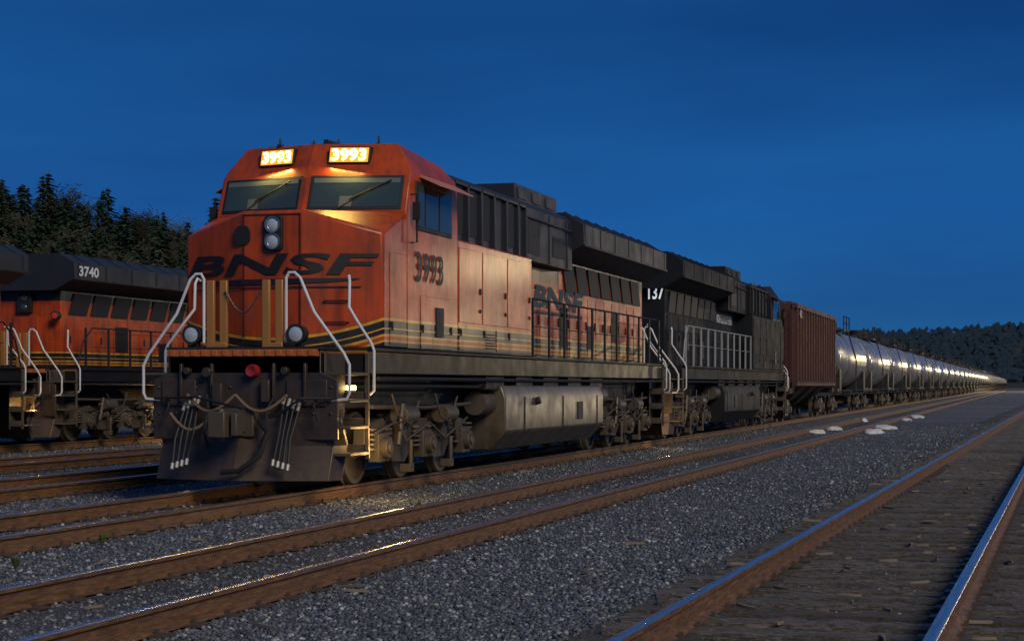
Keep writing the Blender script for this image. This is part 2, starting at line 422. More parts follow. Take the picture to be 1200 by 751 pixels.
    for s in (-1,1):
        if s<0: F=[(-1.5,1.0,3.94),(0,1-VF,3.94),(0,1.22-VF,4.5),(-1.49,1.22,4.5)]; a,b=.06,.955
        else: F=[(0,1-VF,3.94),(1.5,1.0,3.94),(1.49,1.22,4.5),(0,1.22-VF,4.5)]; a,b=.045,.94
        mb=MB(); mb.panel(F,a,b,.04,.97,.012); w=part(L,'windshield',mb,M_rubber,.02)
        mb=MB(); mb.panel(F,a+.03,b-.03,.11,.9,.018); part(w,'glass',mb,M_glass)
        mb=MB(); mb.panel(F,a+.035,b-.035,.76,.885,.021,base=.012); mb.panel(F,a+.3,a+.42,.12,.4,.021,base=.012)
        part(w,'sun_visor',mb,M_seat,split=True)
        V=[Vector(q) for q in F]
        q=lambda u,v:tuple(V[0]*(1-u)*(1-v)+V[1]*u*(1-v)+V[2]*u*v+V[3]*(1-u)*v+Vector((0,-.045,.02)))
        m_=.5
        mb=MB(); mb.tube([q(m_-.2,-.05),q(m_+.1,.5),q(m_+.15,.62)],.009,5); mb.tube([q(m_-.05,.3),q(m_+.33,.8)],.012,5)
        part(w,'wiper',mb,M_rubber)
        cx=s*.57; fy=1.28-VF*(1-abs(cx)/1.45); sl=VF/1.45*s; tilt=.3
        def bp(u,v,off,cx=cx,fy=fy,sl=sl): return (cx+u,fy+sl*u-off+tilt*v,4.69+v)
        if detail:
            def bb(u0,u1,v0,v1,o0,o1):
                m=MB(); m.add([bp(u0,v0,o0),bp(u1,v0,o0),bp(u1,v1,o0),bp(u0,v1,o0),bp(u0,v0,o1),bp(u1,v0,o1),bp(u1,v1,o1),bp(u0,v1,o1)],[(0,1,2,3),(7,6,5,4),(0,4,5,1),(1,5,6,2),(2,6,7,3),(3,7,4,0)]); return m
            nb=part(L,'number_board',bb(-.3,.3,-.02,.235,.0,-.3),M_black,.012)
            part(nb,'glowing_panel',bb(-.275,.275,.0,.215,.012,-.05),M_board)
            lettering(nb,'digits','3993',.17,lambda u,v,bp=bp:bp(u,.024+v,.018),M_digit,width=.49,bold=.012)
            ld=bpy.data.lights.new('number_board_glow','AREA'); ld.shape='RECTANGLE'; ld.size=.5; ld.size_y=.03; ld.energy=9; ld.color=(1,.68,.16)
            lo=link(bpy.data.objects.new('number_board_glow',ld)); lo.parent=nb; lo.location=bp(0,-.05,.08); lo.rotation_euler=Vector((0,-1.0,-1)).to_track_quat('-Z','Y').to_euler()
    mb=MB(); mb.box(-.8,.8,1.75,3.3,4.9,5.01); mb.box(-.9,-.55,1.55,1.8,4.95,5.02)
    for x,y,h in ((-.62,1.35,.1),(.25,1.5,.08),(.85,1.6,.12),(-.1,1.4,.06),(.5,2.2,.1),(.05,1.45,.08)):
        mb.cyl((x,y,4.95),(x,y,5.01+h),.018,8); mb.box(x-.04,x+.04,y-.04,y+.04,4.96,5.02)
    mb.tube([(.1,1.4,5.04),(.1,1.75,5.04)],.045,8)
    part(L,'roof_equipment',mb,M_roof,.008)
    for s in (1,-1):
        mb=MB(); X0,X1=sorted((s*1.47,s*1.515)); mb.box(X0,X1,1.4,3.1,3.7,4.42); w=part(L,'side_window',mb,M_black,.01)
        mb=MB(); X0,X1=sorted((s*1.5,s*1.523))
        for y0,y1 in ((1.46,1.72),(1.8,2.38),(2.48,3.04)): mb.box(X0,X1,y0,y1,3.76,4.36)
        part(w,'glass',mb,M_glass,split=True)
        mb=MB(); mb.prism([(s*1.49,4.54),(s*1.8,4.38),(s*1.8,4.36),(s*1.49,4.5)],'y',1.6,3.3); part(w,'awning',mb,blk if dark else M_awn)
        mb=MB(); mb.tube([(s*1.5,1.2,3.5),(s*1.6,1.15,3.5),(s*1.6,1.15,4.2),(s*1.5,1.2,4.2)],.014,6); mb.box(*sorted((s*1.55,s*1.66)),1.1,1.14,3.82,4.08); part(L,'mirror',mb,M_black)
        mb=MB(); X0,X1=sorted((s*1.45,s*1.51))
        for y0,y1,z0,z1 in ((.25,.95,2.0,3.3),(1.6,3.1,1.97,2.75),(3.5,4.7,2.42,3.6),(4.8,6.2,2.42,3.6),(6.3,7.8,2.42,3.6),(3.5,5.5,1.98,2.36),(5.6,7.8,1.98,2.36)):
            mb.box(X0,X1,y0,y1,z0,z1)
        part(L,'side_door',mb,cabm,.006,split=True)
        mb=MB(); X0,X1=sorted((s*1.5,s*1.53))
        mb.box(X0,X1,2.3,2.65,2.15,2.6)
        for y in (.3,1.66,3.04,3.55,4.85,6.35): mb.box(X0,X1,y,y+.03,2.2,2.32)
        for y in (4.65,6.15,7.72): mb.box(X0,X1,y-.05,y,2.9,3.0); mb.box(X0,X1,y-.05,y,2.6,2.66)
        for k in range(6): mb.box(X0,X1,4.95,5.5,2.03+k*.045,2.045+k*.045)
        part(L,'door_handle',mb,M_black,split=True)
    # hood
    mb=MB(); mb.box(-1.0,1.0,3.46,7.9,3.7,4.66); mb.box(-.97,.97,7.9,11.9,1.95,3.75); mb.box(-.97,.97,11.9,20.3,1.95,4.3)
    part(L,'hood',mb,hoodm,.02)
    mb=MB()
    mb.prism([(-1.36,3.74),(-1.36,4.66),(-1.2,4.8),(1.2,4.8),(1.36,4.66),(1.36,3.74)],'y',3.5,7.9)
    mb.prism([(-1.3,3.72),(-1.3,4.7),(-1.15,4.82),(1.15,4.82),(1.3,4.7),(1.3,3.72)],'y',7.9,11.75)
    mb.box(-1.12,1.12,8.1,11.2,4.75,5.12)
    for s in (1,-1):
        for y in (3.52,4.28,5.04,5.8,6.56,7.32,7.84): mb.box(*sorted((s*1.34,s*1.42)),y,y+.07,3.75,4.68)
        mb.box(*sorted((s*1.34,s*1.42)),3.5,7.9,4.62,4.68)
        for y in (8.2,9.9,11.3): mb.box(*sorted((s*1.29,s*1.32)),y,y+.05,3.74,4.66)
        mb.tube([(s*1.34,7.95,4.5),(s*1.36,11.7,4.5)],.02,6)
        for y in (8.3,9.3,10.3): mb.box(*sorted((s*1.11,s*1.14)),y,y+.6,4.86,5.06)
    rf=M_blackd if dark else M_roof
    dbh=part(L,'upper_hood',mb,rf,.012)
    mb=MB()
    for s in (1,-1):
        for y0,y1,z0,z1,X in ((3.64,4.24,3.85,4.58,1.36),(4.4,5.0,3.85,4.58,1.36),(5.16,5.76,3.85,4.58,1.36),(6.68,7.28,3.85,4.58,1.36),(8.35,9.2,3.85,4.45,1.3),(10.2,11.2,3.9,4.3,1.3)):
            mb.box(*sorted((s*(X-.01),s*(X+.012))),y0,y1,z0,z1)
    part(dbh,'grille',mb,M_rubber,split=True)
    # radiator wing
    mb=MB()
    mb.prism([(-1.52,4.26),(-1.52,4.68),(-1.1,4.92),(1.1,4.92),(1.52,4.68),(1.52,4.26),(.97,3.96),(-.97,3.96)],'y',11.85,20.6)
    rad=part(L,'radiator',mb,rf,.008,15)
    mb=MB()
    for s in (1,-1):
        for k in range(7):
            y=11.95+k*1.4; mb.box(*sorted((s*1.5,s*1.53)),y,y+.04,4.28,4.66)
        mb.box(*sorted((s*1.5,s*1.55)),11.85,20.6,4.23,4.27)
        for k in range(10): mb.add([(s*1.53,11.9+k*.9,4.69),(s*1.53,11.95+k*.9,4.69),(s*1.11,11.95+k*.9,4.945),(s*1.11,11.9+k*.9,4.945),(s*1.5,11.9+k*.9,4.66),(s*1.5,11.95+k*.9,4.66),(s*1.08,11.95+k*.9,4.9),(s*1.08,11.9+k*.9,4.9)],[(0,1,2,3),(4,5,6,7),(0,1,5,4),(1,2,6,5),(2,3,7,6),(3,0,4,7)])
    part(rad,'rib',mb,blk)
    for s in (1,-1):
        mb=MB()
        for k in range(7):
            y=12.4+k*1.1; Q=[(s*.97,y,3.34),(s*.97,y+.98,3.34),(s*.97,y+.98,3.93),(s*.97,y,3.93)]
            if s<0: Q=[Q[1],Q[0],Q[3],Q[2]]
            sl=-.28 if s>0 else .28
            mb.panel(Q,.05,.95,.02,.98,.035,0,sl)
        part(L,'louver',mb,M_rubber,split=True)
        mb=MB(); X0,X1=sorted((s*.95,s*.985)); y=8.05
        while y<19.9:
            mb.box(X0,X1,y,y+.72,2.0,3.28); y+=.8
        part(L,'hood_door',mb,hoodm,.006,split=True)
        mb=MB(); y=8.05; X0,X1=sorted((s*.97,s*1.01))
        while y<19.9:
            mb.box(X0,X1,y+.6,y+.64,2.6,2.78); y+=.8
        part(L,'latch',mb,M_black,split=True)
        mb=MB(); mb.box(*sorted((s*.97,s*.995)),12.0,12.6,2.2,3.0); mb.box(*sorted((s*.97,s*.995)),16.8,17.5,2.4,3.1); mb.box(*sorted((s*.97,s*.995)),14.4,15.0,2.2,2.7)
        part(L,'vent',mb,M_rubber,split=True)
        mb=MB(); y=8.1; ys=[]
        while y<20.3: ys.append(y); y+=1.18
        for y in ys: mb.box(*sorted((s*1.44,s*1.48)),y,y+.06,1.94,3.0)
        mb.tube([(s*1.465,8.1,3.0),(s*1.465,19.6,3.0),(s*1.465,20.1,2.6),(s*1.465,20.36,1.95)],.02,8)
        mb.tube([(s*1.465,8.1,2.5),(s*1.465,19.6,2.5)],.01,6)
        part(L,'side_handrail',mb,M_black if not dark else M_textg)
        for yy,sg in ((-1.35,1),(21.2,-1)):
            mb=MB()
            y0,y1=sorted((yy+sg*.06,yy+sg*.8))
            for k in range(4):
                z=.5+k*.36; mb.box(*sorted((s*1.13,s*1.5)),y0,y1,z-.02,z+.02)
            mb.prism([(y0,.42),(y1,.42),(y1,1.86),(y0,1.86)],'x',*sorted((s*1.12,s*1.14)))
            e=y1 if sg>0 else y0
            mb.box(*sorted((s*1.44,s*1.5)),*sorted((e,e-sg*.04)),.42,1.86)
            for z in (.52,.88,1.24): mb.box(*sorted((s*1.14,s*1.44)),*sorted((e,e-sg*.02)),z,z+.1)
            part(L,'stairs',mb,M_grime,.008)
    # fuel tank
    mb=MB(); mb.prism([(-1.42,1.42),(-1.5,1.2),(-1.5,.62),(-1.2,.3),(1.2,.3),(1.5,.62),(1.5,1.2),(1.42,1.42)],'y',6.2,13.7)
    ft_=part(L,'fuel_tank',mb,blk if dark else M_fuel,.03,20)
    mb=MB()
    for s in (1,-1):
        for y in (7.4,10.2,13.1): mb.box(*sorted((s*1.49,s*1.512)),y,y+.05,.62,1.22)
        mb.cyl((s*1.45,8.2,1.12),(s*1.58,8.2,1.16),.07,12); mb.box(*sorted((s*1.49,s*1.52)),11.4,11.8,.75,1.1)
    part(ft_,'fuel_fitting',mb,M_black,.005,split=True)
    mb=MB()
    for s in (1,-1):
        mb.cyl((s*1.15,5.5,1.12),(s*1.15,6.18,1.12),.2,16); mb.cyl((s*1.2,13.75,1.2),(s*1.2,14.6,1.2),.2,16)
    part(L,'air_reservoir',mb,M_grime,split=True)
    loco_truck(L,(.75,2.75,4.72)); loco_truck(L,(15.4,17.4,19.4))
    # pilots both ends
    for yy,sg in ((-1.35,-1),(21.2,1)):
        mb=MB(); Y=lambda d: yy+sg*d
        a,b=sorted((Y(0),Y(-.05)))
        mb.prism([(-1.1,1.88),(-1.1,1.6),(-1.34,1.5),(-1.34,.7),(1.34,.7),(1.34,1.5),(1.1,1.6),(1.1,1.88)],'y',a,b)
        for x in (-.9,-.45,.45,.9): mb.box(x-.02,x+.02,*sorted((Y(.08),Y(0))),1.2,1.72)
        for x in (-1.25,-1.0,-.7,-.2,.35,.75,1.0,1.25):
            for z in (1.05,1.4): mb.cyl((x,Y(0),z),(x,Y(.02),z),.022,6)
        mb.box(-1.2,-.7,*sorted((Y(.03),Y(0))),1.15,1.5); mb.box(.62,1.2,*sorted((Y(.03),Y(0))),1.15,1.5)
        mb.box(-.42,-.28,*sorted((Y(.12),Y(0))),1.15,1.45); mb.box(.28,.4,*sorted((Y(.1),Y(0))),1.2,1.5)
        mb.cyl((-.5,Y(.02),1.6),(-.5,Y(.14),1.6),.07,10); mb.cyl((.62,Y(.02),1.62),(.62,Y(.12),1.62),.055,10); mb.cyl((-.8,Y(.02),1.62),(-.8,Y(.12),1.62),.05,10)
        pr=[(Y(.02),1.0),(Y(.06),.62),(Y(.26),.16),(Y(.22),.16),(Y(.0),.64),(Y(-.04),1.0)]
        pl=[]
        xs=[-1.34,-1.25,-.6,0,.6,1.25,1.34]; off=[-.4,-.16,.02,.16,.02,-.16,-.4]
        for x,o in zip(xs,off):
            for j,(py,pz) in enumerate(pr): pl.append((x,py+sg*o*(1 if 0<j<5 else .3),pz))
        fs=[]
        for i in range(6):
            for k in range(6): fs.append((i*6+k,i*6+(k+1)%6,(i+1)*6+(k+1)%6,(i+1)*6+k))
        fs+=[tuple(range(6)),tuple(range(41,35,-1))]
        p=MB(); p.add(pl,fs)
        part(L,'pilot',mb,M_pilot,.012); part(L,'plough',p,M_pilot,.01,12)
        mb=MB(); a,b=sorted((Y(.12),Y(-.2))); mb.box(-1.08,1.08,a,b,1.81,1.905)
        for k in range(14): mb.box(-1.04+k*.155,-.96+k*.155,*sorted((Y(.11),Y(.135))),1.815,1.9)
        part(L,'anticlimber',mb,blk if dark else M_deck,.006)
        mb=MB()
        mb.box(-.22,.22,*sorted((Y(0),Y(.2))),.74,1.12); 
        mb.box(-.11,.11,*sorted((Y(.1),Y(.5))),.8,1.02); mb.box(-.2,.04,*sorted((Y(.45),Y(.72))),.74,1.08); mb.box(.08,.17,*sorted((Y(.4),Y(.62))),.76,1.06)
        mb.cyl((-.05,Y(.62),.7),(-.05,Y(.62),1.12),.05,10)
        part(L,'coupler',mb,M_truck,.02)
        if detail or yy>0:
            mb=MB()
            for s in (1,-1):
                for k in range(4):
                    x=s*(.62+.07*k); z1=1.25-.03*k
                    mb.tube([(x,Y(.06),z1),(x+.01,Y(.16),z1-.1),(x-.02*k,Y(.26),z1-.45),(x-.03,Y(.4),.42-.02*k)],.018,7)
                mb.tube([(s*.5,Y(.1),1.3),(s*.42,Y(.22),1.1),(s*.45,Y(.3),.8),(s*.36,Y(.36),.6)],.02,7)
                mb.tube([(s*1.1,Y(.04),1.3),(s*1.05,Y(.12),1.15),(s*1.12,Y(.14),.95)],.018,7)
            part(L,'air_hose',mb,M_rubber,split=True)
            mb=MB()
            for s in (1,-1):
                for k in range(4):
                    x=s*(.62+.07*k); z1=1.25-.03*k
                    mb.cyl((x,Y(.07),z1+.02),(x+.005,Y(.16),z1-.08),.024,8); mb.cyl((x-.025*1,Y(.4),.45-.02*k),(x-.03,Y(.42),.37-.02*k),.026,8)
            part(L,'hose_fitting',mb,M_brass,split=True)
            mb=MB()
            for x0,x1,zz in ((-.75,-.05,1.3),(-.05,.7,1.3),(-1.0,-.35,1.05)):
                pts=[]
                for k in range(11):
                    t=k/10; pts.append((x0+(x1-x0)*t,Y(.18+.06*math.sin(math.pi*t)),zz-.22*math.sin(math.pi*t)))
                mb.tube(pts,.022,7)
            part(L,'jumper_cable',mb,M_hose,split=True)
            mb=MB(); mb.tube([(.3,Y(.2),.95),(.5,Y(.36),.8),(.42,Y(.46),.5),(.15,Y(.52),.3),(-.1,Y(.52),.28)],.035,8)
            mb.tube([(-1.3,Y(.05),1.25),(-.6,Y(.25),1.27),(.2,Y(.5),1.12)],.018,6)
            mb.tube([(1.3,Y(.05),1.25),(.9,Y(.22),1.25),(.6,Y(.22),1.05),(.45,Y(.2),1.0)],.018,6)
            part(L,'uncoupling_lever',mb,M_rubber)
            mb=MB(); mb.revolve([(0,.001),(sg*.03,.075),(sg*.0,.09),(-sg*.1,.09)],(.15,Y(.1),1.62),'y',18)
            part(L,'reflector',mb,M_red)
    for yy,sg in ((-1.35,-1),(21.2,1)):
        Y=lambda d: yy+sg*d
        for s in (1,-1):
            mb=MB()
            mb.tube([(s*.6,Y(-.02),2.0),(s*.6,Y(-.02),2.86),(s*.64,Y(-.02),2.93),(s*.72,Y(-.02),2.93),(s*.8,Y(-.02),2.86),(s*1.0,Y(-.02),2.4),(s*1.42,Y(-.02),1.85),(s*1.5,Y(-.02),1.7),(s*1.5,Y(-.02),1.32),(s*1.46,Y(-.02),1.24),(s*1.25,Y(-.02),1.22)],.021,8)
            mb.tube([(s*1.12,Y(-1.0),2.9),(s*1.14,Y(-.95),2.93),(s*1.16,Y(-.92),2.86),(s*1.16,Y(-.9),2.5),(s*1.3,Y(-.85),2.3),(s*1.52,Y(-.8),2.0),(s*1.56,Y(-.8),1.9),(s*1.56,Y(-.8),1.35),(s*1.5,Y(-.8),1.3)],.021,8)
            part(L,'end_handrail',mb,M_white,split=True)
        if detail and yy<0 or yy>0:
            mb=MB()
            for x in (-.5,-.31,.31,.5):
                mb.box(x-.055,x+.055,*sorted((Y(0),Y(-.06))),1.94,2.84)
            for x in (-1,1):
                mb.box(*sorted((x*.26,x*.555)),*sorted((Y(.01),Y(-.06))),1.91,2.0)
            part(L,'gate_post',mb,M_post,.01,split=True)
    if detail:
        mb=MB(); f=lambda t:(-.26+.52*t,-1.38,2.7-.3*math.sin(math.pi*t))
        mb.tube([f(i/16) for i in range(17)],.01,5)
        for i in range(16): mb.tube([f(i/16),f((i+.6)/16)],.016,5)
        part(L,'safety_chain',mb,M_grime)
        for s in (1,-1):
            x=s*.76
            mb=MB(); mb.revolve([(0,.001),(0,.12),(-.14,.12),(-.16,.135),(-.18,.135),(-.18,.105),(-.15,.095)],(x,-1.22,2.11),'y',24)
            mb.box(x-.05,x+.05,-1.3,-1.2,1.93,2.0)
            d=part(L,'ditch_light',mb,M_black)
            mb=MB(); mb.revolve([(0,.105),(-.012,.08),(-.02,.001)],(x,-1.385,2.11),'y',24); part(d,'lens',mb,M_lens)
    mb=MB(); mb.box(-.35,.35,20.3,20.34,2.2,3.3); part(L,'end_door',mb,hoodm,.006)
    mb=MB(); mb.box(-.2,.2,20.3,20.42,3.4,3.9); h=part(L,'rear_headlight',mb,M_black,.01)
    mb=MB()
    for z in (3.53,3.77): mb.revolve([(0,.09),(.02,.07),(.025,.001)],(0,20.42,z),'y',16)
    part(h,'lens',mb,M_glass,split=True)
    return L

# ---------------------------------------------------------------- main loco
GROUPL='locomotives standing in the rail yard'
L1=locomotive('orange and black diesel locomotive with lit number boards on the track',(-10.12,23.96,RT),group=GROUPL)
lettering(L1,'lettering','3993',.45,lambda u,v:(1.519,2.0+u,2.94+v),M_textn,width=1.3,bold=.012)
lettering(L1,'lettering','BNSF',.45,lambda u,v:(.995,11.95+u,2.93+v),M_textb,width=3.9,shear=.5,bold=.035)
def nosemap(off,z0): return lambda u,v:(u,nosef(u)-off-.004,z0+v)
lettering(L1,'lettering','BNSF',.30,nosemap(.016,2.96),M_text,width=2.74,shear=.62,bold=.025,cuts=(-.45,.45))
mb=MB()
xs=[-1.38+2.6*k/24 for k in range(25)]; xs=sorted(xs+[-.45,.45])
def sw(top,bot,m,off):
    for a,b in zip(xs[:-1],xs[1:]):
        ta=(a+1.38)/2.6; tb=(b+1.38)/2.6
        mb.add([(a,nosef(a)-off,bot(ta)),(b,nosef(b)-off,bot(tb)),(b,nosef(b)-off,top(tb)),(a,nosef(a)-off,top(ta))],[(0,1,2,3)],m)
sw(lambda t:2.895+.02*t,lambda t:2.89+.02*t-.075*math.sin(math.pi*max(0,min(1,t)))**.6,0,.02)
sw(lambda t:2.785+.02*t,lambda t:2.765+.02*t,0,.02)
me=mb.mesh('emblem_swoosh',[M_text,M_texty],fix=False)
part(L1,'emblem_swoosh',me,None)
mb=MB(); mb.add([(.995,9.9,2.81),(.995,13.9,2.83),(.995,13.9,2.88),(.995,10.0,2.86)],[(0,1,2,3)])
part(L1,'emblem_swoosh',mb,M_textb)
mb=MB(); mb.box(1.14,1.24,-.52,-.4,1.36,1.42); part(L1,'step_light',mb,M_lamp)
def pl(parent,loc,e,col=(1,.62,.2),r=.04,name='step_light_source'):
    d=bpy.data.lights.new(name,'POINT'); d.energy=e; d.color=col; d.shadow_soft_size=r
    o=link(bpy.data.objects.new(name,d)); o.location=loc
    if parent: o.parent=parent
    return o
pl(L1,(1.7,-.6,.75),22,r=.08); pl(L1,(1.35,21.4,.5),22); pl(L1,(1.62,.0,.5),24,r=.06)

L2=locomotive('black diesel locomotive with white lettering coupled behind the orange one',(-10.12,67.5,RT),math.pi,dark=True,detail=False,group=GROUPL)
lettering(L2,'lettering','137',.36,lambda u,v:(-.74-u,20.312,3.68+v),M_textglow,width=.42,bold=.02)
lettering(L2,'lettering','NORFOLK SOUTHERN',.26,lambda u,v:(-.992,10.6-u,3.34+v),M_textw,width=3.0,bold=.02)
mb=MB()
for k in range(5):
    x=-1.05+k*.42
    mb.add([(x,21.262,1.72),(x+.2,21.262,1.72),(x+.38,21.262,1.8),(x+.18,21.262,1.8)],[(0,1,2,3)])
part(L2,'warning_stripe',mb.mesh('warning_stripe',M_textw,fix=False),M_textw)

L3=locomotive('orange locomotive with black radiator, grimy trucks, white stair rails',(-24,17.4,RT),0,detail=False,group=GROUPL)
L4=locomotive('orange locomotive numbered 3740 with black radiator and handrails',(-24.2,61.1,RT),math.pi,detail=False,group=GROUPL)
lettering(L4,'lettering','3740',.27,lambda u,v:(-1.54,19.9-u,4.33+v),M_textw,width=1.0,bold=.03)
L3.scale=(1,1,.955); L4.scale=(1,1,.955)
mb=MB(); mb.revolve([(0,.001),(0,.12),(.1,.12),(.13,.08)],(-.95,20.45,3.3),'y',18); mb.cyl((-.95,20.3,3.3),(-.95,20.46,3.3),.05,8); ml=part(L4,'marker_lamp',mb,M_black)
mb=MB(); mb.revolve([(.13,.08),(.14,.05),(.145,.001)],(-.95,20.45,3.3),'y',16); part(ml,'lens',mb,M_redl)
pl(L4,(-1.5,14.5,.7),40); pl(L3,(1.5,20.9,.9),18)

# ---------------------------------------------------------------- freight wagons
def wagon_truck(parent,yc):
    mb=MB()
    for s in (1,-1):
        mb.prism([(yc-1.15,.38),(yc-1.15,.6),(yc-.4,.85),(yc+.4,.85),(yc+1.15,.6),(yc+1.15,.38),(yc+.75,.4),(yc+.4,.22),(yc-.4,.22),(yc-.75,.4)],'x',*sorted((s*.9,s*1.06)))
        for d in (-.88,.88): mb.cyl((s*1.0,yc+d,.46),(s*1.14,yc+d,.46),.13,12)
        for d in (-.2,0,.2): mb.cyl((s*1.1,yc+d,.35),(s*1.1,yc+d,.65),.08,8)
    mb.box(-1.1,1.1,yc-.22,yc+.22,.5,.85)
    t=part(parent,'truck',mb,M_truck)
    for d in (-.88,.88):
        w=link(bpy.data.objects.new('wheelset',WHS)); w.parent=t; w.location=(0,yc+d,.46)
def hopper(y0,ln):
    H=thing('hopper_car','rusty brown covered hopper wagon with ribbed sides','freight wagon',(-10.12,y0,RT))
    mb=MB()
    mb.prism([(-1.46,1.5),(-1.46,4.55),(-1.4,4.66),(1.4,4.66),(1.46,4.55),(1.46,1.5),(.6,1.1),(-.6,1.1)],'y',.9,ln-.9)
    part(H,'body',mb,M_hop,.02,20)
    mb=MB(); y=1.0
    while y<ln-.9:
        for s in (1,-1): mb.prism([(y,1.55),(y+.04,1.5),(y+.14,1.5),(y+.18,1.55),(y+.18,4.4),(y,4.4)],'x',*sorted((s*1.44,s*1.64)))
        y+=.95
    for x in (-1.2,-.6,0,.6,1.2): mb.box(x-.05,x+.05,.78,.9,1.6,4.4)
    for s in (1,-1): mb.box(*sorted((s*1.44,s*1.64)),.85,ln-.85,4.4,4.56); mb.box(*sorted((s*1.44,s*1.62)),.85,ln-.85,1.4,1.56)
    part(H,'rib',mb,M_hop)
    mb=MB()
    for k in range(4):
        yc=3.0+k*(ln-6)/3
        mb.add([(-1.3,yc-1.5,1.4),(1.3,yc-1.5,1.4),(1.3,yc+1.5,1.4),(-1.3,yc+1.5,1.4),(-.4,yc-.3,.55),(.4,yc-.3,.55),(.4,yc+.3,.55),(-.4,yc+.3,.55)],[(0,1,2,3),(4,5,6,7),(0,1,5,4),(1,2,6,5),(2,3,7,6),(3,0,4,7)])
    part(H,'discharge_gate',mb,M_hop,split=True)
    mb=MB(); mb.box(-.3,.3,-.2,ln+.2,.9,1.15); mb.box(-1.45,1.45,.1,.9,1.1,1.3); mb.box(-1.45,1.45,ln-.9,ln-.1,1.1,1.3)
    part(H,'underframe',mb,M_hop)
    for s in (1,-1):
        for y in (.3,ln-.7):
            mb=MB()
            for d in (0,.4): mb.tube([(s*1.52,y+d,1.1),(s*1.52,y+d,4.5)],.02,5)
            for k in range(9): mb.tube([(s*1.52,y,1.2+k*.38),(s*1.52,y+.4,1.2+k*.38)],.015,5)
            part(H,'ladder',mb,M_hop)
    lettering(H,'lettering','412',.3,lambda u,v:(1.656,1.9+u,4.05+v),M_textw,width=.7)
    wagon_truck(H,2.2); wagon_truck(H,ln-2.2)
hopper(69.6,16.6)

def tank_parts(ln=17.6):
    r=1.5; zc=2.75
    P=[]
    prof=[(.5,.001),(.55,.5),(.75,1.05),(1.0,1.35),(1.3,r),(ln-1.3,r),(ln-1.0,1.35),(ln-.75,1.05),(ln-.55,.5),(ln-.5,.001)]
    mb=MB(); mb.revolve(prof,(0,0,zc),'y',32)
    for y in (1.35,4.9,8.8,12.7,16.2):
        mb.revolve([(0,r-.02),(0,r+.02),(.12,r+.02),(.12,r-.02)],(0,y,zc),'y',32)
    P.append(('tank',mb,M_tank))
    mb=MB(); c=ln/2
    mb.cyl((0,c,zc+r-.05),(0,c,zc+r+.46),.62,18); mb.cyl((0,c,zc+r+.46),(0,c,zc+r+.56),.4,14); P.append(('valve_housing',mb,M_black))
    mb=MB()
    mb.box(-1.1,1.1,c-1.5,c+1.5,zc+r-.02,zc+r+.04)
    for x in (-1.1,1.1):
        for y in (c-1.5,c,c+1.5): mb.tube([(x,y,zc+r),(x,y,zc+r+.7)],.035,5)
        mb.tube([(x,c-1.5,zc+r+.7),(x,c+1.5,zc+r+.7)],.035,5); mb.tube([(x,c-1.5,zc+r+.35),(x,c+1.5,zc+r+.35)],.03,5)
    mb.cyl((0,c-3,zc+r-.05),(0,c-3,zc+r+.2),.25,12); mb.cyl((0,c+3,zc+r-.05),(0,c+3,zc+r+.2),.25,12)
    P.append(('service_platform',mb,M_black))
    for s in (1,-1):
        mb=MB()
        for d in (-.25,.25): mb.tube([(s*1.58,c+d,1.0),(s*1.6,c+d,zc),(s*1.15,c+d,zc+r)],.022,5)
        for k in range(7): mb.tube([(s*1.59,c-.25,1.1+k*.35),(s*1.59,c+.25,1.1+k*.35)],.018,5)
        P.append(('ladder',mb,M_black))
    mb=MB()
    mb.box(-.3,.3,-.2,ln+.2,.88,1.2)
    for y in (0,ln-3.2): mb.box(-1.5,1.5,y+.1,y+.9 if y==0 else y+3.1,1.1,1.25)
    for y in (1.6,ln-2.6):
        mb.prism([(-1.45,1.05),(-1.45,2.2),(-1.2,1.7),(-.5,1.3),(.5,1.3),(1.2,1.7),(1.45,2.2),(1.45,1.05)],'y',y,y+.9)
    mb.cyl((-1.0,5,1.0),(-1.0,6.2,1.0),.22,12); mb.cyl((.9,11,1.0),(.9,12.2,1.0),.2,12)
    for s in (1,-1):
        mb.tube([(s*1.45,.2,1.2),(s*1.45,.2,2.3),(s*1.45,1.2,2.3)],.025,5); mb.tube([(s*1.45,ln-.2,1.2),(s*1.45,ln-.2,2.3),(s*1.45,ln-1.2,2.3)],.025,5)
        mb.tube([(s*1.5,1,1.15),(s*1.5,ln-1,1.15)],.03,5)
    P.append(('underframe',mb,M_black))
    return P
TG='train of tank wagons behind the hopper wagon'
TL='silver grey tank wagon with walkway and ladder on the track'
P=tank_parts(); meshes=[(n,mb.mesh(n,mt),mt) for n,mb,mt in P]
allm=MB()
mats=[M_tank,M_black,M_truck]
for n,mb,mt in P: allm.add(mb.v,mb.f,mats.index(mt))
for yc in (2.2,15.4):
    for s in (1,-1): allm.box(*sorted((s*.9,s*1.06)),yc-1.1,yc+1.1,.3,.75,2)
    for d in (-.88,.88):
        for s in (1,-1): allm.cyl((s*.7,yc+d,.46),(s*.82,yc+d,.46),.46,14,2)
LOD=allm.mesh('tank_car',mats)
y=87.3
first=None
for i in range(42):
    if i<14:
        T=thing('tank_car',TL,'tank wagon',(-10.12,y,RT),0,TG)
        for n,me,mt in meshes: part(T,n,me,mt)
        if first is None:
            wagon_truck(T,2.2); wagon_truck(T,15.4)
            first=[c for c in T.children if c.name.startswith('truck')]
        else:
            for c in first:
                cc=c.copy(); cc.parent=T; link(cc)
                for w in c.children:
                    ww=w.copy(); ww.parent=cc; link(ww)
    else:
        o=link(bpy.data.objects.new('tank_car',LOD)); o.location=(-10.12,y,RT); tag(o,TL,'tank wagon',TG)
    y+=18.3

